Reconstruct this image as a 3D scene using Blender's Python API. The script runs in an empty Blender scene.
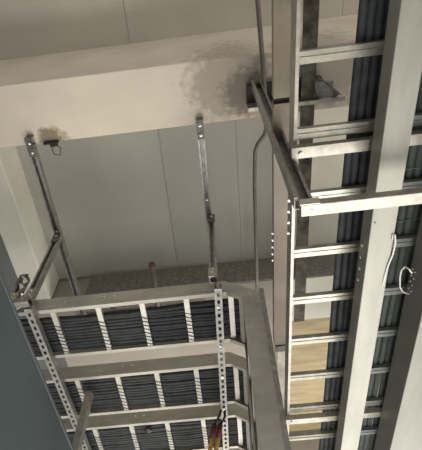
import bpy, math, random
from mathutils import Vector, Matrix
random.seed(7)
C = bpy.context.scene.collection
SC = bpy.context.scene

# ------------------------------------------------------------------ camera
CAMH = 1.55                      # eye height above the floor
R0 = (0.997006, 0.0754234, -0.0170351)     # camera right
R1 = (-0.0726196, 0.8376846, -0.5413048)   # camera down
R2 = (-0.026557, 0.5409212, 0.8406539)     # camera forward
cd = bpy.data.cameras.new('camera'); cam = bpy.data.objects.new('camera', cd); C.objects.link(cam)
m = Matrix(((R0[0], -R1[0], -R2[0], 0), (R0[1], -R1[1], -R2[1], 0), (R0[2], -R1[2], -R2[2], CAMH), (0, 0, 0, 1)))
cam.matrix_world = m
cd.sensor_width = 36; cd.lens = 459.64 * 36 / 450; cd.clip_start = 0.02; cd.clip_end = 100
SC.camera = cam

# ------------------------------------------------------------------ light
w = bpy.data.worlds.new('daylight'); SC.world = w; w.use_nodes = True
bg = w.node_tree.nodes['Background']; bg.inputs[0].default_value = (1.0, 0.975, 0.93, 1); bg.inputs[1].default_value = 0.68
def area(name, loc, target, sx, sy, power, col):
    l = bpy.data.lights.new(name, 'AREA'); l.shape = 'RECTANGLE'; l.size = sx; l.size_y = sy; l.energy = power; l.color = col
    o = bpy.data.objects.new(name, l); C.objects.link(o); o.location = loc
    o.rotation_euler = (Vector(target) - Vector(loc)).to_track_quat('-Z', 'Y').to_euler()
    return o
area('fill_light_far', (1.5, 9.0, 1.3), (0.3, 1.5, 1.6), 5, 2.2, 200, (1.0, 0.95, 0.86))  # unseen fill lamp added at the far end, in place of a window
area('fill_light_near', (1.0, -3.5, 1.0), (0.3, 1.5, 3.6), 4, 1.8, 10, (1.0, 0.96, 0.9))  # weak unseen fill lamp added behind the camera, no real window
area('floor_bounce_fill', (-0.2, 2.6, 0.08), (-0.2, 2.2, 4.9), 5.5, 4.5, 370, (1.0, 0.965, 0.90))  # added up-facing fill standing in for floor bounce, not a real lamp
SC.view_settings.view_transform = 'Standard'; SC.view_settings.look = 'None'
SC.view_settings.exposure = 0.22; SC.view_settings.gamma = 1.0; SC.view_settings.use_curve_mapping = False

# ------------------------------------------------------------------ frame of the place
SK = -0.041852                   # the cross beams run 2.4 degrees off square
XD = Vector((math.cos(SK), math.sin(SK), 0)); YD = Vector((0, 1, 0)); ZD = Vector((0, 0, 1))
XP = Vector((-XD.y, XD.x, 0))    # square to XD
def S(u, v, z): return XD * u + YD * v + Vector((0, 0, z + CAMH))

def at(px, py, z):
    x, y, f = px - 211, py - 225, 459.64
    wv = [R0[i] * x + R1[i] * y + R2[i] * f for i in range(3)]
    return Vector((wv[0] / wv[2] * z, wv[1] / wv[2] * z, z + CAMH))

# ------------------------------------------------------------------ materials
def mat(name, col, rough=0.6, metal=0.0, var=0.08, scale=12.0, bump=0.0, col2=None, stretch=None):
    M = bpy.data.materials.new(name); M.use_nodes = True; nt = M.node_tree; N = nt.nodes; L = nt.links
    b = N['Principled BSDF']; b.inputs['Roughness'].default_value = rough; b.inputs['Metallic'].default_value = metal
    geo = N.new('ShaderNodeNewGeometry'); mp = N.new('ShaderNodeMapping'); L.new(geo.outputs['Position'], mp.inputs[0])
    if stretch: mp.inputs['Scale'].default_value = stretch
    nz = N.new('ShaderNodeTexNoise'); nz.inputs['Scale'].default_value = scale; nz.inputs['Detail'].default_value = 5
    L.new(mp.outputs[0], nz.inputs['Vector'])
    rp = N.new('ShaderNodeValToRGB'); L.new(nz.outputs['Fac'], rp.inputs[0])
    c2 = col2 or tuple(max(0, c * (1 - 2.2 * var)) for c in col); c1 = tuple(min(1, c * (1 + var)) for c in col)
    rp.color_ramp.elements[0].position = 0.3; rp.color_ramp.elements[0].color = (*c2, 1)
    rp.color_ramp.elements[1].position = 0.7; rp.color_ramp.elements[1].color = (*c1, 1)
    L.new(rp.outputs[0], b.inputs['Base Color'])
    if bump:
        bp = N.new('ShaderNodeBump'); bp.inputs['Strength'].default_value = bump; bp.inputs['Distance'].default_value = 0.01
        L.new(nz.outputs['Fac'], bp.inputs['Height']); L.new(bp.outputs[0], b.inputs['Normal'])
    return M
def stain(M, spots, col):
    """dirt patches with their own outline: (centre, radius, strength)"""
    nt = M.node_tree; N = nt.nodes; L = nt.links; b = N['Principled BSDF']
    src = b.inputs['Base Color'].links[0].from_socket
    geo = N.new('ShaderNodeNewGeometry')
    nz = N.new('ShaderNodeTexNoise'); nz.inputs['Scale'].default_value = 22; nz.inputs['Detail'].default_value = 8
    nz.inputs['Roughness'].default_value = 0.7
    L.new(geo.outputs['Position'], nz.inputs['Vector'])
    for (c, rad, st, cc) in spots:
        mp = N.new('ShaderNodeVectorMath'); mp.operation = 'SUBTRACT'; mp.inputs[1].default_value = c; L.new(geo.outputs['Position'], mp.inputs[0])
        dv = N.new('ShaderNodeVectorMath'); dv.operation = 'DIVIDE'; dv.inputs[1].default_value = rad; L.new(mp.outputs[0], dv.inputs[0])
        ln = N.new('ShaderNodeVectorMath'); ln.operation = 'LENGTH'; L.new(dv.outputs[0], ln.inputs[0])
        ad = N.new('ShaderNodeMath'); ad.operation = 'MULTIPLY_ADD'; L.new(nz.outputs['Fac'], ad.inputs[0]); ad.inputs[1].default_value = 1.6
        sb = N.new('ShaderNodeMath'); sb.operation = 'SUBTRACT'; sb.inputs[1].default_value = 0.8; L.new(ln.outputs['Value'], sb.inputs[0])
        L.new(sb.outputs[0], ad.inputs[2])
        mr = N.new('ShaderNodeMapRange'); mr.inputs['From Min'].default_value = 0.65; mr.inputs['From Max'].default_value = 1.1
        mr.inputs['To Min'].default_value = st; mr.inputs['To Max'].default_value = 0; L.new(ad.outputs[0], mr.inputs['Value'])
        mx = N.new('ShaderNodeMixRGB'); L.new(mr.outputs[0], mx.inputs[0]); L.new(src, mx.inputs[1]); mx.inputs[2].default_value = (*cc, 1)
        src = mx.outputs[0]
    L.new(src, b.inputs['Base Color'])
    return M
M_beam = mat('cream_paint', (0.82, 0.73, 0.61), 0.75, var=0.05, scale=3.0)
stain(M_beam, [(S(0.1, 0.74, 2.6), (0.27, 0.24, 0.5), 0.6, (0.33, 0.28, 0.225)), (S(0.17, 0.8, 2.6), (0.13, 0.14, 0.5), 0.7, (0.16, 0.135, 0.11)),
               (S(0.6, 0.72, 2.6), (0.3, 0.24, 0.5), 0.55, (0.3, 0.27, 0.23)),
               (S(-0.985, 0.955, 2.6), (0.10, 0.09, 0.3), 0.8, (0.22, 0.15, 0.07))], None)
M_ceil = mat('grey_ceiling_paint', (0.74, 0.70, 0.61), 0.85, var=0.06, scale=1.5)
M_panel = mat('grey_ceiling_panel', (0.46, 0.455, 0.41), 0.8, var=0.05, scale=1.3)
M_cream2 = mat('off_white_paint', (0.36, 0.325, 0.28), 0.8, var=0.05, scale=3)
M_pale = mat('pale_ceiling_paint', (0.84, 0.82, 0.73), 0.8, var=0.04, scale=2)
M_spray = mat('sprayed_fire_coating', (0.24, 0.23, 0.215), 0.95, var=0.16, scale=45, bump=0.3)
M_board = mat('tan_board', (0.44, 0.345, 0.20), 0.7, var=0.12, scale=3, stretch=(1, 6, 1))
M_wall = mat('blue_grey_wall_paint', (0.15, 0.165, 0.17), 0.8, var=0.06, scale=2)
M_floor = mat('concrete_floor', (0.5, 0.48, 0.44), 0.8, var=0.1, scale=3, bump=0.1)
M_cab = mat('blue_grey_steel', (0.095, 0.122, 0.13), 0.55, var=0.08, scale=2.5)
M_galv = mat('galvanised_steel', (0.47, 0.45, 0.40), 0.42, 0.65, var=0.12, scale=30)
M_rail = mat('dull_galvanised_rail', (0.50, 0.485, 0.43), 0.5, 0.4, var=0.1, scale=14, stretch=(0.4, 1, 1))
M_rung = mat('bright_galvanised_rung', (0.64, 0.62, 0.56), 0.35, 0.4, var=0.05, scale=25)
M_rung2 = mat('worn_galvanised_rung', (0.46, 0.45, 0.39), 0.35, 0.55, var=0.12, scale=25)
M_strut = mat('slotted_strut_steel', (0.38, 0.375, 0.355), 0.45, 0.6, var=0.15, scale=30)
M_darkst = mat('dark_zinc_steel', (0.17, 0.165, 0.155), 0.5, 0.5, var=0.2, scale=25)
M_plate = mat('zinc_sheet_painted_reflection', (0.34, 0.37, 0.27), 0.5, 0.3, var=0.2, scale=3, stretch=(1, 0.6, 1), col2=(0.33, 0.22, 0.17))  # greenish and pink reflections put into the sheet colour
M_duct = mat('pale_zinc_sheet', (0.40, 0.40, 0.355), 0.5, 0.35, var=0.06, scale=6, stretch=(3, 0.5, 1))
M_duct2 = mat('dull_zinc_sheet', (0.27, 0.27, 0.245), 0.5, 0.35, var=0.06, scale=6, stretch=(3, 0.5, 1))
M_plate2 = mat('brown_grey_zinc_sheet', (0.22, 0.20, 0.165), 0.45, 0.35, var=0.2, scale=3, stretch=(1, 0.5, 1), col2=(0.20, 0.145, 0.115))
M_hazerung = mat('hazed_zinc_rung', (0.30, 0.32, 0.31), 0.6, 0.2, var=0.08)  # rungs dulled so the flare haze sits in their colour
M_cable3 = mat('hazed_cable_sheath', (0.115, 0.135, 0.135), 0.8, var=0.12, scale=20)  # sheath lightened to carry the haze over the right edge ladder
M_black = mat('channel_shade_black', (0.035, 0.035, 0.037), 0.6, var=.1)  # near-black stands in for the shade inside the bracket channel
M_brown = mat('brown_green_steel', (0.125, 0.115, 0.085), 0.5, 0.3, var=0.35, scale=16)
M_cable = mat('black_cable_sheath', (0.030, 0.034, 0.037), 0.7, var=0.2, scale=20)
M_cable2 = mat('grey_blue_cable_sheath', (0.065, 0.075, 0.08), 0.7, var=0.2, scale=20)
M_tie = mat('black_nylon', (0.012, 0.012, 0.012), 0.5)
M_tie2 = mat('grey_nylon', (0.3, 0.31, 0.3), 0.5)
M_white = mat('white_nylon', (0.75, 0.75, 0.72), 0.4, var=0.02)
M_bolt = mat('bright_zinc_bolt', (0.82, 0.81, 0.76), 0.25, 0.7, var=0.05)
M_yel = mat('yellow_green_sheath', (0.72, 0.46, 0.12), 0.5, var=0.25, scale=40)
M_red = mat('red_shrink_sleeve', (0.16, 0.03, 0.03), 0.5, var=0.1)
M_tan = mat('tan_plastic', (0.42, 0.30, 0.19), 0.6, var=0.05)
M_rust = mat('rusty_iron', (0.13, 0.075, 0.05), 0.8, var=0.3, scale=60)
M_cond = mat('grey_conduit_paint', (0.20, 0.18, 0.15), 0.5, 0.2, var=0.1, scale=20)

# ------------------------------------------------------------------ mesh helpers
class MB:
    def __init__(s): s.v = []; s.f = []
    def prism(s, prof, a, b, side, up):
        n = len(prof); k = len(s.v)
        for p in (a, b):
            for (x, y) in prof: s.v.append(p + side * x + up * y)
        for i in range(n):
            j = (i + 1) % n; s.f.append((k + i, k + j, k + n + j, k + n + i))
        s.f.append(tuple(range(k + n - 1, k - 1, -1))); s.f.append(tuple(range(k + n, k + 2 * n)))
        return s
    def rect(s, a, b, side, up, x0, x1, y0, y1):
        return s.prism([(x0, y0), (x1, y0), (x1, y1), (x0, y1)], a, b, side, up)
    def box(s, u0, u1, v0, v1, z0, z1):
        k = len(s.v)
        for z in (z0, z1):
            for (u, v) in ((u0, v0), (u1, v0), (u1, v1), (u0, v1)): s.v.append(S(u, v, z))
        s.f += [(k, k + 3, k + 2, k + 1), (k + 4, k + 5, k + 6, k + 7), (k, k + 1, k + 5, k + 4), (k + 1, k + 2, k + 6, k + 5), (k + 2, k + 3, k + 7, k + 6), (k + 3, k, k + 4, k + 7)]
        return s
    def ring_path(s, pts, prof, side_hint, close=True):
        """sweep a closed 2D profile along a polyline with mitred joints; profile x along side, y along side x tangent"""
        n = len(prof); k = len(s.v); P = [Vector(p) for p in pts]
        for i, p in enumerate(P):
            t0 = (P[i] - P[i - 1]).normalized() if i else None
            t1 = (P[i + 1] - P[i]).normalized() if i < len(P) - 1 else None
            t = ((t0 or t1) + (t1 or t0)).normalized()
            side = side_hint - t * side_hint.dot(t); side.normalize()
            nn = t.cross(side)
            c = t.dot(t0 or t1); q = 1 / max(c, 0.3)
            # stretch in the mitre direction
            for (x, y) in prof: s.v.append(p + side * x + nn * y * (q if abs(side_hint.dot(t)) < 0.2 else 1))
        for i in range(len(P) - 1):
            for j in range(n):
                a = k + i * n + j; b = k + i * n + (j + 1) % n
                s.f.append((a, b, b + n, a + n))
        e = k + (len(P) - 1) * n
        s.f.append(tuple(range(k + n - 1, k - 1, -1))); s.f.append(tuple(range(e, e + n)))
        return s
    def tube(s, pts, r, n=10):
        P = [Vector(p) for p in pts]; k = len(s.v); side = None
        for i, p in enumerate(P):
            t = (P[min(i + 1, len(P) - 1)] - P[max(i - 1, 0)]).normalized()
            if side is None:
                h = Vector((0, 0, 1)) if abs(t.z) < 0.8 else Vector((1, 0, 0)); side = h.cross(t).normalized()
            else: side = (side - t * side.dot(t)).normalized()
            nn = t.cross(side)
            for j in range(n):
                a = 2 * math.pi * j / n; s.v.append(p + (side * math.cos(a) + nn * math.sin(a)) * r)
        for i in range(len(P) - 1):
            for j in range(n):
                a = k + i * n + j; b = k + i * n + (j + 1) % n; s.f.append((a, b, b + n, a + n))
        e = k + (len(P) - 1) * n
        s.f.append(tuple(range(k + n - 1, k - 1, -1))); s.f.append(tuple(range(e, e + n)))
        return s
    def lathe(s, base, axis, prof, n=14):
        ax = axis.normalized(); h = Vector((0, 0, 1)) if abs(ax.z) < 0.8 else Vector((1, 0, 0)); a1 = h.cross(ax).normalized(); a2 = ax.cross(a1); k = len(s.v)
        for (r, t) in prof:
            for j in range(n):
                a = 2 * math.pi * j / n; s.v.append(base + ax * t + (a1 * math.cos(a) + a2 * math.sin(a)) * max(r, 1e-4))
        for i in range(len(prof) - 1):
            for j in range(n):
                a = k + i * n + j; b = k + i * n + (j + 1) % n; s.f.append((a, b, b + n, a + n))
        e = k + (len(prof) - 1) * n
        s.f.append(tuple(range(k + n - 1, k - 1, -1))); s.f.append(tuple(range(e, e + n)))
        return s
ORG = {}
def build(name, mb, material, parent=None, label=None, cat=None, group=None, kind=None, smooth=False, bevel=0):
    me = bpy.data.meshes.new(name)
    vs = mb.v; mn = Vector((min(v.x for v in vs), min(v.y for v in vs), min(v.z for v in vs))); mx = Vector((max(v.x for v in vs), max(v.y for v in vs), max(v.z for v in vs)))
    org = Vector(((mn.x + mx.x) / 2, (mn.y + mx.y) / 2, mn.z))
    me.from_pydata([tuple(v - org) for v in vs], [], mb.f)
    import bmesh
    bm = bmesh.new(); bm.from_mesh(me); bmesh.ops.recalc_face_normals(bm, faces=bm.faces[:]); bm.to_mesh(me); bm.free()
    me.materials.append(material)
    if smooth:
        for p in me.polygons: p.use_smooth = len(p.vertices) == 4
    o = bpy.data.objects.new(name, me); C.objects.link(o)
    if bevel:
        b = o.modifiers.new('bevel', 'BEVEL'); b.width = bevel; b.segments = 2; b.limit_method = 'ANGLE'
    if parent: o.parent = parent; o.location = org - ORG[parent.name]
    else: o.location = org
    ORG[o.name] = org
    tag(o, label, cat, group, kind)
    return o
def tag(o, label=None, cat=None, group=None, kind=None):
    if label: o['label'] = label
    if cat: o['category'] = cat
    if group: o['group'] = group
    if kind: o['kind'] = kind
def thing(name, org, label, cat, group=None):
    o = bpy.data.objects.new(name, None); C.objects.link(o); o.location = org; o.empty_display_size = 0.05
    ORG[o.name] = Vector(org); tag(o, label, cat, group); return o
def copy_tree(o, d, label=None, group=None, parent=None):
    c = o.copy(); C.objects.link(c)
    if parent: c.parent = parent
    else: c.location = o.location + d
    ORG[c.name] = ORG[o.name] + d
    if label: c['label'] = label
    if group: c['group'] = group
    for ch in list(o.children): copy_tree(ch, d, parent=c)
    return c
def structure(name, mb, material, **k): return build(name, mb, material, kind='structure', **k)
def bolt(p, axis, parent, r=0.007, h=0.006, m=None):
    return build('bolt', MB().lathe(p, axis, [(r * 1.3, 0), (r * 1.3, h * 0.3), (r, h * 0.35), (r, h), (r * 0.5, h * 1.15)], 6), m or M_bolt, parent)

# ------------------------------------------------------------------ the room
ZB, ZC, ZB2 = 2.60, 3.35, 3.05
WU = -1.77
structure('floor', MB().box(WU - .2, 6, -4, 10, -CAMH - .1, -CAMH), M_floor)
structure('wall_left', MB().box(WU - .2, WU, -4, 10, -CAMH, ZC), M_wall)
# ceiling, with shallow joints between its panels
structure('ceiling', MB().box(WU, 6, -4, 10, ZC + .012, ZC + .2), M_ceil)
cuts = [-2.4, -1.55, -0.44, 0.0, 0.155, 0.75, 1.5, 2.6, 4.2]
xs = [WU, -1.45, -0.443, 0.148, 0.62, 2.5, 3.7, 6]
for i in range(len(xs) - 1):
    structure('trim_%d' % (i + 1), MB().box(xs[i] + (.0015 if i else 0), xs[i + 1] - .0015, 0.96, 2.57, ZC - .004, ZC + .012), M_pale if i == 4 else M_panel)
xs2 = [WU, -0.55, 0.9, 6]
for i in range(3):
    structure('trim_%d' % (i + 8), MB().box(xs2[i] + (.0015 if i else 0), xs2[i + 1] - .0015, -4, 0.6, ZC - .004, ZC + .012), M_ceil)
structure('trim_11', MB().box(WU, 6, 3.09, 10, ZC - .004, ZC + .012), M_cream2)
structure('trim_12', MB().box(WU, 6, 0.60, 0.96, ZB, ZC), M_beam, bevel=.006)          # deep cream cross beam
structure('trim_13', MB().box(WU, -1.56, 0.96, 2.57, ZB2, ZC), M_pale, bevel=.008)   # beam along the left wall
structure('trim_17', MB().box(0.56, 2.4, 2.60, 3.085, ZB2 - .006, ZB2 - .0005), M_pale)
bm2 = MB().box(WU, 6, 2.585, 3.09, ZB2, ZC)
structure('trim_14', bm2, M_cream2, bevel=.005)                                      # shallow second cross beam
structure('trim_15', MB().box(-1.26, 1.9, 2.57, 2.585, ZB2 + .004, ZC - .004), M_spray)
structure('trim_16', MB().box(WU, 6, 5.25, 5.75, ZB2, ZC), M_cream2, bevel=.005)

# tan boards fixed to the ceiling past the second beam
for i, (u0, u1) in enumerate([(0.45, 1.22)]):
    build('tan_ceiling_board', MB().box(u0, u1, 3.10, 5.22, ZC - .03, ZC - .005), M_board, label='tan board on the ceiling seen between the rungs at the lower right', cat='ceiling board')

# steel partition close by at lower left
t = thing('steel_partition_panel', S(-0.75, 1.8, -CAMH), 'dark blue-grey steel panel filling the lower left corner', 'panel')
build('panel_sheet', MB().box(-0.655, -0.628, 0.2, 3.4, -CAMH, 1.0), M_cab, t, bevel=.004)
build('top_rail', MB().box(-0.675, -0.624, 0.2, 3.4, 1.0, 1.012), M_cab, t, bevel=.003)

# ------------------------------------------------------------------ slotted struts
W = 0.041
def strut_open(mb, a, b, side, up, w=W, h=0.041, t=0.003):
    """plain lipped channel; the open side looks along -up"""
    x = w / 2
    prof = [(-x, 0), (-x + .010, 0), (-x + .010, t + .006), (-x + .010 - t, t + .006), (-x + .010 - t, t), (-x + t, t), (-x + t, h - t), (x - t, h - t), (x - t, t), (x - .010 + t, t), (x - .010 + t, t + .006), (x - .010, t + .006), (x - .010, 0), (x, 0), (x, h), (-x, h)]
    return mb.prism(prof, a, b, side, up)
def strut_slotted(a, b, side, up, w=W, h=0.041, t=0.003, pitch=.05, sl=.026, sw=.015, first=.03):
    """slotted back looks along -up, with sides standing up from it"""
    mb = MB(); d = (b - a); L = d.length; d.normalize(); x = w / 2
    mb.rect(a, b, side, up, -x, -sw / 2, 0, t); mb.rect(a, b, side, up, sw / 2, x, 0, t)
    mb.rect(a, b, side, up, -x, -x + t, t, h); mb.rect(a, b, side, up, x - t, x, t, h)
    mb.rect(a, b, side, up, -x + t, -x + .010, h - t, h); mb.rect(a, b, side, up, x - .010, x - t, h - t, h)
    s = 0; p = first
    while p + sl < L:
        mb.rect(a + d * s, a + d * p, side, up, -sw / 2, sw / 2, 0, t); s = p + sl; p += pitch
    mb.rect(a + d * s, b, side, up, -sw / 2, sw / 2, 0, t)
    return mb

def ceiling_strut(u, v0, v1, z, label, extra):
    t = thing('strut_rail', S(u, (v0 + v1) / 2, z), label, 'strut')
    mb = MB(); strut_open(mb, S(u, v0 + .05, z), S(u, v1, z), XP.cross(ZD), ZD); build('channel', mb, M_strut, t)
    e = MB().box(u - .020, u + .020, v0, v0 + .12, z - .005, z); e.box(u - .020, u + .020, v0, v0 + .006, z, z + .045)
    build('end_plate', e, M_darkst, t, label='dark end plate')
    bolt(S(u, v0 + .035, z - .005), -ZD, t); bolt(S(u, v0 + .095, z - .005), -ZD, t)
    for q in extra: bolt(S(u, q, z - .001), -ZD, t)
    return t
ceiling_strut(-1.105, 0.90, 2.57, 2.553, 'steel strut under the ceiling, left one, its end by the burn mark', [1.56])
ceiling_strut(-0.093, 0.915, 2.57, 2.553, 'steel strut under the ceiling, right one, in line with the slotted strut', [1.45, 1.56])

def drop_hanger(u, v, z0, z1, label, m=M_strut, side=None, openback=False):
    t = thing('hanger_strut', S(u, v, z0), label, 'hanger')
    mb = MB(); x = W / 2
    strut_open(mb, S(u, v - .02, z0), S(u, v - .02, z1), XD, XP); build('channel', mb, m, t)
    br = MB().box(u - .024, u + .024, v - .026, v - .021, z1 - .09, z1 + .0); build('top_bracket', br, M_darkst, t)
    br = MB().box(u - .024, u + .024, v - .026, v - .021, z0, z0 + .08); build('foot_bracket', br, M_galv, t, label='paler foot bracket')
    bolt(S(u, v - .026, z1 - .03), -YD, t); bolt(S(u, v - .026, z0 + .03), -YD, t); bolt(S(u, v - .026, z0 + .06), -YD, t)
    return t
drop_hanger(-1.10, 1.60, 1.915, 2.548, 'steel hanger dropping from the left ceiling strut to the slotted strut')
drop_hanger(-0.075, 1.58, 1.915, 2.548, 'steel hanger dropping from the right ceiling strut to the slotted strut')
drop_hanger(-1.175, 1.58, 1.87, 2.11, 'short steel hanger stub at the left end of the ladder rack')
t = thing('end_bracket', S(-1.17, 1.50, 1.86), 'folded steel bracket joining the left ends of the ladder rack', 'bracket')
e = MB().box(-1.20, -1.075, 1.552, 1.592, 1.862, 1.869); e.box(-1.20, -1.075, 1.552, 1.556, 1.869, 1.90); build('foot_plate', e, M_strut, t)
bolt(S(-1.11, 1.53, 1.90), -ZD, t); bolt(S(-1.11, 1.50, 1.92), -YD, t, .010, .02); bolt(S(-1.09, 1.48, 1.94), -YD, t, .010, .02)
u_hook = MB().tube([S(-1.19, 1.60, 1.865), S(-1.16, 1.60, 1.86), S(-1.13, 1.59, 1.865), S(-1.115, 1.56, 1.88), S(-1.12, 1.52, 1.92)], .006)
build('wire_hook', u_hook, M_galv, t, smooth=True)

# trapeze struts under the three ladders
def trapeze(a, b, label):
    t = thing('slotted_strut', (a + b) / 2, label, 'strut')
    d = (b - a).normalized(); side = d.cross(ZD)
    build('slotted_channel', strut_slotted(a, b, side, ZD), M_strut, t)
    return t
L1 = trapeze(S(-1.085, 1.598, 1.85), S(-1.06, 3.45, 1.85), 'slotted steel strut under the left ends of the three cable ladders')
L2 = trapeze(S(-0.052, 1.59, 1.85), S(-0.105, 3.45, 1.85), 'slotted steel strut under the right ends of the three cable ladders')
for v in (1.70, 2.00, 2.27, 2.58): bolt(S(-0.055 - (v - 1.6) * .028, v + .02, 1.85), -ZD, L2, .009)

# leg below the second ladder
t = thing('leg_strut', S(-0.93, 2.36, 1.0), 'steel leg hanging below the second cable ladder at lower left', 'strut')
mb = MB(); strut_open(mb, S(-0.925, 2.36, 0.9), S(-0.925, 2.36, 1.885), XD, XP); build('channel', mb, M_strut, t)
mb = MB().rect(S(-0.925, 2.354, 0.9), S(-0.925, 2.354, 1.885), XD, XP, -.021, .021, 0, .004); build('face_strip', mb, M_galv, t)

# ------------------------------------------------------------------ the three cable ladders that turn down at their right end
ZT = 1.90; RH = 0.095; RW = 0.378
UD = 0.073                      # inner edge of the drop
rungs_u = [-1.222, -0.985, -0.728, -0.481, -0.234, 0.0125]
def rail_plate(mb, v0, v1, inner):
    """rail as a bent C: web plus two flanges turned toward the rungs"""
    b = 0.035
    outer = [(-1.74, ZT), (UD - .085, ZT), (UD, ZT - .055), (UD, -0.9)]
    top = [(-1.74, ZT + RH), (-.02, ZT + RH), (UD + RH, ZT - .02), (UD + RH, -0.9)]
    def strip(P, Q, va, vb):
        for i in range(len(P) - 1):
            k = len(mb.v)
            for v in (va, vb):
                for (u, z) in (P[i], P[i + 1], Q[i + 1], Q[i]): mb.v.append(S(u, v, z))
            mb.f.extend([(k, k + 1, k + 2, k + 3), (k + 7, k + 6, k + 5, k + 4), (k, k + 4, k + 5, k + 1), (k + 1, k + 5, k + 6, k + 2), (k + 2, k + 6, k + 7, k + 3), (k + 3, k + 7, k + 4, k)])
    strip(outer, top, v0, v1)                       # web
    th = .003
    o2 = [(outer[0][0], outer[0][1] + th), (outer[1][0] - th * .4, outer[1][1] + th), (outer[2][0] + th, outer[2][1] + th * .4), (outer[3][0] + th, outer[3][1])]
    t2 = [(top[0][0], top[0][1] - th), (top[1][0] - th * .4, top[1][1] - th), (top[2][0] - th, top[2][1] - th * .4), (top[3][0] - th, top[3][1])]
    fa, fb = (v1, v1 + .022) if inner > 0 else (v0 - .022, v0)
    strip(outer, o2, fa, fb); strip(t2, top, fa, fb)
def make_ladder():
    t = thing('cable_ladder', S(-0.4, 1.85, ZT), 'galvanised cable ladder with black cables, nearest of the three that bend down', 'cable ladder', 'cable ladders side by side')
    V0 = 1.660; V1 = V0 + RW + .008
    mb = MB(); rail_plate(mb, V0, V0 + .003, 1); near = build('side_rail', mb, M_rail, t)
    mb = MB(); rail_plate(mb, V1 - .003, V1, -1); build('side_rail', mb, M_rail, t)
    def rung(a, b, side, up):
        mb = MB(); h = .020; x = .0145; tk = .003
        mb.prism([(-x, 0), (x, 0), (x, h), (x - tk, h), (x - tk, tk), (-x + tk, tk), (-x + tk, h), (-x, h)], a, b, side, up)
        build('rung', mb, M_rung, t)
    for u in rungs_u: rung(S(u, V0 + .003, ZT + .004), S(u, V1 - .003, ZT + .004), XD, ZD)
    rung(S(UD + .004 - .012, V0 + .003, ZT - .035), S(UD + .004 - .012, V1 - .003, ZT - .035), (XD - ZD).normalized(), (XD + ZD).normalized())
    for k in range(1, 6): rung(S(UD + .004, V0 + .003, ZT - .035 - k * .25), S(UD + .004, V1 - .003, ZT - .035 - k * .25), -ZD, XD)
    for u in (-0.92, -0.895, -0.85, -0.83, -0.17, -0.15, -0.11): bolt(S(u, V0, ZT + .05 - (.012 if u > -0.86 else 0)), -YD, t, .0045, .004)
    for u in (-0.70, -0.64): bolt(S(u, V0, ZT + .06), -YD, t, .006, .005)
    for k in range(6): bolt(S(UD + .035 + k * .005, V0, ZT - .02 - k * .024), -YD, t, .0035, .003)
    # splice plate beside the elbow
    sp = MB().box(-0.20, -0.075, V0 - .003, V0, ZT + .018, ZT + .082); build('splice_plate', sp, M_rail, t)
    # outer side flange of the drop
    sp = MB().box(UD + RH, UD + RH + .024, V0 + .006, V0 + .010, -0.9, ZT + .01); build('edge_flange', sp, M_strut, t, label='darker outer flange')
    return t
lad = make_ladder()
VS = [0, 0.578, 1.088]
copy_tree(lad, YD * VS[1], 'galvanised cable ladder with black cables, middle one of the three')
copy_tree(lad, YD * VS[2], 'galvanised cable ladder with black cables, furthest of the three, cut by the lower edge')

# black cables lying on the ladders, each its own object
def cable_path(v, r, seed, rowz):
    rnd = random.Random(seed); pts = []; u = -1.72; ph = rnd.uniform(0, 6); am = rnd.uniform(.0015, .004) + (.006 if seed % 50 == 0 else 0)
    zz = ZT + .024 + r + rowz
    while u < -0.02: pts.append(S(u, v + am * math.sin(u * 5 + ph) + .0 , zz - .004 * abs(math.sin((u - .0125) * math.pi / .247)))); u += .06
    cu = UD + .024 + r + rowz
    for a in (0, 20, 45, 70, 90):
        R = .04; pts.append(S(cu - R + R * math.sin(math.radians(a)) , v, zz - R + R * math.cos(math.radians(a))))
    z = zz - .08
    while z > -0.85: pts.append(S(cu, v, z)); z -= .2
    return pts
names = ['nearest', 'middle', 'furthest']
for k in range(3):
    n = 10; r = .0135; 
    first = 1.660 + (.108, .080, .092)[k] + VS[k]
    vend = 1.660 + RW - .022 + VS[k]
    for i in range(n + 1):
        v = first + (vend - first) * i / n
        rr = r if i % 3 else r * 1.12
        mb = MB().tube(cable_path(v, rr, k * 50 + i, .004 if i % 4 == 2 else 0), rr, 10)
        build('power_cable', mb, M_cable, label='black cable on the %s bending ladder, %s from its near rail' % (names[k], ['first', 'second', 'third', 'fourth', 'fifth', 'sixth', 'seventh', 'eighth', 'ninth', 'tenth', 'eleventh'][i]), cat='cable', group='black cables on the %s ladder' % names[k], smooth=True)
# cable ties: thin straps looped round the rung and the cable on it
def make_tie():
    mb = MB(); x = .0165; z0 = ZT + .0015; z1 = ZT + .054; t = .0018; wv = .0045
    v = 1.75; u = rungs_u[1]
    def seg(a, b): mb.rect(a, b, YD, (b - a).normalized().cross(YD), -wv / 2, wv / 2, -t / 2, t / 2)
    s = .007
    A, B, Cc, D = S(u - x, v - s, z0), S(u + x, v + s, z0), S(u + x, v + s, z1), S(u - x, v - s, z1)
    seg(A, B); seg(B, Cc); seg(Cc, D); seg(D, A)
    o = build('cable_tie', mb, M_tie, label='x', cat='cable tie', group='x'); return o
tie = make_tie(); used = False
for k in range(3):
    first = 1.660 + (.108, .080, .092)[k] + VS[k]; vend = 1.660 + RW - .022 + VS[k]
    for ui, u in enumerate(rungs_u[1:5]):
        for i in range(8):
            v = first + .012 + (vend - first - .012) * (i + .5) / 8
            d = XD * (u - rungs_u[1]) + YD * (v - 1.75)
            o = tie if not used else copy_tree(tie, d)
            if not used: tie.location = tie.location + d; base = tie.location.copy(); tie0 = d; used = True
            else: o.location = base + d - tie0
            o['label'] = 'thin black cable tie on the %s bending ladder, on its %s visible rung' % (names[k], ['first', 'second', 'third', 'fourth'][ui]); o['group'] = 'cable ties on the %s rung of the %s ladder' % (['first', 'second', 'third', 'fourth'][ui], names[k])

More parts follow.
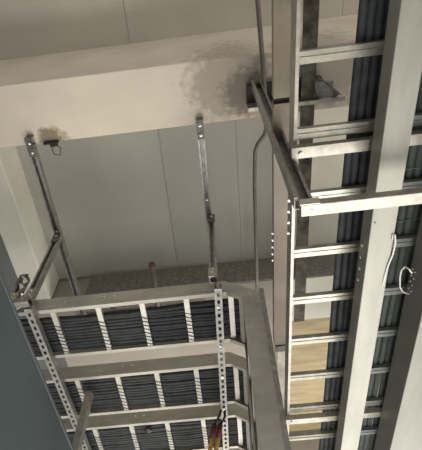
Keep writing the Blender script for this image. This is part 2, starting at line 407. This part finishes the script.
# ------------------------------------------------------------------ right hand ladders running away overhead
ZR = 1.50
def straight_ladder(u0, u1, vs, label, group, bright=M_rung2, left_rail=True, v0=-0.3, v1=3.6):
    t = thing('straight_cable_ladder', S((u0 + u1) / 2, 1.5, ZR), label, 'cable ladder')
    th = .003; h = .10
    fl = .012; prof = [(0, 0), (fl, 0), (fl, th), (th, th), (th, h - th), (fl, h - th), (fl, h), (0, h)]
    mb = MB().prism([(x, y) for x, y in prof], S(u0, v0, ZR), S(u0, v1, ZR), XD, ZD); build('side_rail', mb, M_galv, t)
    mb = MB().prism([(-x, y) for x, y in prof], S(u1, v0, ZR), S(u1, v1, ZR), XD, ZD); build('side_rail', mb, M_galv, t)
    for v in vs:
        mb = MB(); h2 = .022; x = .020; tk = .003
        mb.prism([(-x, 0), (x, 0), (x, h2), (x - tk, h2), (x - tk, tk), (-x + tk, tk), (-x + tk, h2), (-x, h2)], S(u0 + .003, v, ZR + .004), S(u1 - .003, v, ZR + .004), YD, ZD)
        mb.rect(S(u0 + .003, v, ZR + .004), S(u1 - .003, v, ZR + .004), YD, ZD, -.003, .003, -.003, 0)
        build('rung', mb, bright, t)
    return t
rv = [(.232 + .1715 * k) * 1.5 + .030 for k in range(-2, 13)]
lr = straight_ladder(0.266, 0.572, rv, 'straight cable ladder overhead between the zinc strip and the pale duct', None)
for k in range(5):
    bolt(S(0.262, 0.86 + k * .05, ZR + .03), -XD, lr, .006, .008)
lr2 = straight_ladder(0.64, 0.93, rv, 'dim cable ladder at the right edge, beyond the pale duct', None, bright=M_hazerung)
ORD = ['first', 'second', 'third', 'fourth', 'fifth', 'sixth', 'seventh', 'eighth', 'ninth', 'tenth', 'eleventh']
def run_cables(us, r, z, v0, v1, m, label, group, seed):
    rnd = random.Random(seed)
    for k, u in enumerate(us):
        ph = rnd.uniform(0, 6); am = rnd.uniform(.001, .004)
        pts = [S(u + am * math.sin(v * 3 + ph), v, z + r) for v in [v0 + (v1 - v0) * q / 40 for q in range(41)]]
        build('feeder_cable', MB().tube(pts, r, 12), m, label='%s, %s from the left' % (label, ORD[k]), cat='cable', group=group, smooth=True)
run_cables([.476, .504, .532, .556], .0145, ZR + .027, -.3, 3.6, M_cable2, 'thick cable in the lower layer left of the pale duct', 'thick cables left of the pale duct', 3)
run_cables([.494, .523], .0145, ZR + .056, -.3, 3.6, M_cable2, 'cable in the upper layer left of the pale duct', 'upper cables left of the pale duct', 4)
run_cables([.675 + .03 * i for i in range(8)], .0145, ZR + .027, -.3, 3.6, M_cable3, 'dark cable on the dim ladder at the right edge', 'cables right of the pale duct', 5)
# ties over the dim ladder
def strap(u, v, z, m, label, group):
    mb = MB(); r = .0165
    pts = [S(u + r * math.cos(a), v + .012 * math.sin(a / 2), z + .0145 + r * math.sin(a)) for a in [i * math.pi / 8 for i in range(17)]]
    build('cable_strap', MB().tube(pts, .0022, 5), m, label=label, cat='cable tie', group=group)
for v, lab in ((.82, 'upper'), (1.05, 'middle'), (1.86, 'lower'), (2.25, 'lowest')):
    for i in range(5): strap(.675 + .03 * i, v, ZR + .027, M_tie2, 'grey cable tie in the %s row across the dim right hand ladder' % lab, '%s row of ties on the right hand ladder' % lab)

# support bars under the straight ladders
def support(v, z, u0, u1, label):
    t = thing('support_bar', S((u0 + u1) / 2, v, z), label, 'strut')
    mb = MB(); x = .0205; h = .028; tk = .003
    mb.prism([(-x, 0), (x, 0), (x, h), (x - tk, h), (x - tk, tk), (-x + tk, tk), (-x + tk, h), (-x, h)], S(u0, v, z), S(u1, v, z), XP, ZD)
    build('channel', mb, M_galv, t)
    bolt(S(u0 + .03, v, z), -ZD, t); bolt(S(u0 + .36, v, z), -ZD, t)
    return t
support(.689, 1.470, .255, 1.5, 'steel bar under the straight ladders, just above the corner of the low trapeze')
support(2.23, 1.470, .255, 1.5, 'steel bar under the straight ladders near the bottom right')

# polished narrow tray left of the straight ladder, in two lengths
def strip_tray(v0, v1, label, m=M_plate):
    t = thing('zinc_strip_tray', S(.27, (v0 + v1) / 2, 1.78), label, 'cable tray')
    mb = MB().prism([(0, 0), (.075, 0), (.075, .05), (.072, .05), (.072, .003), (.003, .003), (.003, .05), (0, .05)], S(.233, v0, 1.78), S(.233, v1, 1.78), XD, ZD)
    build('tray_body', mb, m, t); 
    mb = MB().box(.236, .305, v0, v1, 1.83, 1.833); build('cover', mb, M_galv, t)
    return t
strip_tray(-.3, .590, 'upper length of polished zinc tray with painted pinkish reflection')
s2 = strip_tray(.612, 1.98, 'lower length of polished zinc tray above the bar joint', M_plate2)
for k in range(5): bolt(S(.233, 1.24 + k * .04, 1.80), -XD, s2, .006, .008)
t = thing('zinc_strip_extension', S(.29, 2.5, 1.86), 'narrower grey zinc tray beyond the end of the polished tray', 'cable tray')
build('tray_body', MB().prism([(0, 0), (.06, 0), (.06, .04), (.057, .04), (.057, .003), (.003, .003), (.003, .04), (0, .04)], S(.255, 2.02, 1.80), S(.255, 3.6, 1.80), XD, ZD), M_galv, t)
build('end_clip', MB().box(.24, .325, 1.985, 2.03, 1.775, 1.80), M_darkst, t)

# brown strip bolted under the beams
build('brown_flat_bar', MB().box(.482, .560, -.3, 2.57, 2.52, 2.535), M_brown, label='dark brown flat bar running behind the rungs of the straight ladder', cat='bar')

# pale flat duct and wide tray at the right
t = thing('pale_duct', S(.55, 1.5, 1.35), 'long pale zinc duct crossing the right side of the view', 'duct')
build('duct_body', MB().box(.519, .608, -.4, 3.6, 1.35, 1.44), M_duct, t, bevel=.003)
for k in range(4): bolt(S(.519, 1.07 + k * .055, 1.41), -XD, t, .006, .004, M_bolt)
bolt(S(.531, .93, 1.35), -ZD, t, .003, .003, M_darkst)
t = thing('wide_pale_tray', S(1.1, 1.5, 1.30), 'wide pale zinc tray in the lower right corner', 'duct')
build('tray_body', MB().box(.746, 1.50, -.4, 3.6, 1.30, 1.462), M_duct2, t, bevel=.003)

for i in range(4):
    for j in range(2): bolt(S(.746, 1.235 + i * .033, 1.44 - j * .022 + .0 * i), -XD, t, .004, .004)
# white tie tails
pts = [at(392, 240, 1.348), at(393, 234, 1.346), at(395, 235, 1.343), at(395.5, 243, 1.342), at(393, 254, 1.343), at(388, 266, 1.345), at(385, 276, 1.347), at(382.5, 286, 1.349)]
mb = MB().ring_path(pts, [(-.003, -.001), (.003, -.001), (.003, .001), (-.003, .001)], Vector((1, 0, 0)))
build('white_tie_tail', mb, M_white, label='white cable tie tail looped on the edge of the pale duct', cat='cable tie')
pts = [at(412, 273, 1.36), at(409, 269, 1.36), at(405, 266.5, 1.37), at(401.5, 270, 1.38), at(400, 277, 1.39), at(400, 287, 1.40), at(403, 292, 1.40), at(409, 294, 1.41)]
mb = MB().tube(pts, .0035, 6)
build('white_string', mb, M_white, label='thin white string curling over the dim ladder at the right edge', cat='string', smooth=True)

# ------------------------------------------------------------------ bracket under the beam, drop bar and trapeze
t = thing('beam_bracket', S(.45, .80, 2.5), 'steel channel bracket bolted under the beam above the drop bar', 'bracket')
mb = MB(); mb.box(.185, .60, .76, .875, 2.590, 2.598); mb.box(.185, .60, .758, .763, 2.55, 2.598); build('back_plate', mb, M_black, t)
mb = MB(); mb.box(.185, .60, .866, .870, 2.50, 2.590); mb.box(.185, .72, .862, .884, 2.494, 2.50); build('far_flange', mb, M_galv, t)
mb = MB(); mb.box(.555, .66, .775, .868, 2.53, 2.536); build('end_floor', mb, M_strut, t)
mb = MB().rect(S(.575, .745, 2.50), S(.700, .850, 2.50), Vector((-.64, .77, 0)), ZD, 0, .004, 0, .06).rect(S(.575, .745, 2.50), S(.700, .850, 2.50), Vector((-.64, .77, 0)), ZD, .004, .045, .03, .034); build('slanted_cheek', mb, M_darkst, t)
mb = MB().rect(S(.535, .765, 2.50), S(.575, .868, 2.50), Vector((.93, -.36, 0)), ZD, 0, .004, 0, .06); build('inner_cheek', mb, M_black, t)
t = thing('drop_bar', S(.254, .72, 1.24), 'steel channel bar dropping from the beam bracket to the low trapeze', 'hanger')
mb = MB(); strut_open(mb, S(.254, .735, 1.243), S(.238, .735, 2.58), XD, XP, w=.056); build('channel', mb, M_strut, t)
mb = MB().rect(S(.254, .731, 1.243), S(.238, .731, 2.58), XD, XP, -.028, -.012, 0, .004); build('face_strip', mb, M_galv, t, label='paler face strip')
t = thing('low_trapeze', S(.7, .76, 1.2), 'low galvanised trapeze bar crossing in front of the straight ladder and pale duct', 'strut')
mb = MB(); x = .0205
mb.rect(S(.240, .757, 1.2), S(1.3, .757, 1.2), XP, ZD, -x, x, 0, .032); build('channel', mb, M_galv, t, bevel=.002)
mb = MB().rect(S(.238, .757, 1.2), S(.30, .757, 1.2), XP, ZD, -x - .003, -x, 0, .034); build('end_bracket', mb, M_rung, t)
bolt(S(.275, .757, 1.2), -ZD, t, .004, .003)

# ------------------------------------------------------------------ conduit, pipes, small things
pts = [S(.25, -.3, 2.52), S(.252, .33, 2.52), S(.268, .62, 2.48), S(.280, .85, 2.475), S(.283, .98, 2.48), S(.276, 1.03, 2.50), S(.238, 1.10, 2.54), S(.224, 1.15, 2.56), S(.216, 1.35, 2.57), S(.214, 2.02, 2.57), S(.214, 2.57, 2.60)]
build('bent_conduit', MB().tube(pts, .0125, 10), M_cond, label='thin grey conduit with a double bend crossing the beam and ceiling panels', cat='conduit', smooth=True)
t = thing('pipe_stub', S(-.62, 2.5, 3.0), 'short grey pipe with a rusty cap fixed under the second beam', 'pipe')
build('pipe', MB().tube([S(-.615, 2.29, 3.028), S(-.625, 2.95, 3.028)], .022, 14), M_cond, t, smooth=True)
build('rusty_cap', MB().lathe(S(-.6145, 2.25, 3.028), YD, [(.015, 0), (.026, .01), (.027, .05), (.022, .052)], 14), M_rust, t, smooth=True)
def sprinkler(u, v, z, label):
    t = thing('pipe_clamp', S(u, v, z), label, 'clamp')
    build('rod', MB().tube([S(u, v, z + .02), S(u, v, ZB2)], .008, 8), M_cond, t)
    build('clamp_head', MB().lathe(S(u, v, z - .015), ZD, [(.010, 0), (.024, .008), (.026, .03), (.012, .045)], 12), M_rust, t, smooth=True)
sprinkler(-1.0, 2.63, 2.96, 'small rusty clamp on a rod above the nearest ladder, left one')
sprinkler(-.90, 2.61, 2.96, 'small rusty clamp on a rod above the nearest ladder, right one')
build('dark_pipe', MB().tube([S(-1.35, 2.78, 3.022), S(-.2, 2.78, 3.022)], .028, 12), M_cond, label='grey pipe under the second beam, glimpsed over the nearest ladder', cat='pipe', smooth=True)
# burnt bracket remnant on the beam edge
t = thing('burnt_weld_stub', S(-.98, .955, 2.59), 'charred weld remnant on the far edge of the beam beside the strut end', 'bracket')
mb = MB(); mb.box(-1.035, -.945, .952, .966, 2.575, 2.615); mb.box(-1.0, -.955, .966, .985, 2.58, 2.60); build('stub', mb, M_tie, t, bevel=.004)
build('wire_loop', MB().tube([S(-.985, .985, 2.60), S(-1.005, 1.01, 2.61), S(-1.0, 1.05, 2.62), S(-.965, 1.055, 2.62), S(-.95, 1.01, 2.61), S(-.96, .985, 2.60)], .004, 6), M_darkst, t, smooth=True)

# coloured wire tails by the right slotted strut
def tail(p0, p1, p2, label):
    t = thing('wire_tail', p2, label, 'wire')
    build('sheath', MB().tube([p0, p1, p2], .015, 10), M_yel, t, smooth=True)
    d = (p0 - p1).normalized(); build('red_sleeve', MB().tube([p0 - d * .03, p0 + d * .05], .017, 10), M_red, t, label='dark red shrink sleeve', smooth=True)
    build('black_lead', MB().tube([p0 + d * .05, p0 + d * .1 + XD * .02, S(-.075, 2.56, 1.885)], .008, 8), M_tie, t, smooth=True)
tail(at(213, 433, 1.74), at(211, 444, 1.68), at(209, 458, 1.58), 'yellow-green wire tail with dark red sleeve, left of the pair by the slotted strut')
tail(at(219, 433, 1.74), at(217, 444, 1.68), at(215, 458, 1.58), 'yellow-green wire tail with dark red sleeve, right of the pair by the slotted strut')
build('tan_cap', MB().lathe(at(189, 454, 1.80), ZD, [(.015, -.02), (.036, -.012), (.040, .0), (.036, .012), (.015, .02)], 20), M_tan, label='rounded tan cap peeking up from the lower edge of the view', cat='cap', smooth=True)
build('black_cable_end', MB().lathe(at(148, 430, 1.89), ZD, [(.008, -.012), (.024, -.008), (.027, .0), (.024, .012), (.008, .02)], 16), M_tie, label='round black cable end among the cables of the furthest bending ladder', cat='cable end', smooth=True)  # small round shape standing in for a looped black cable end
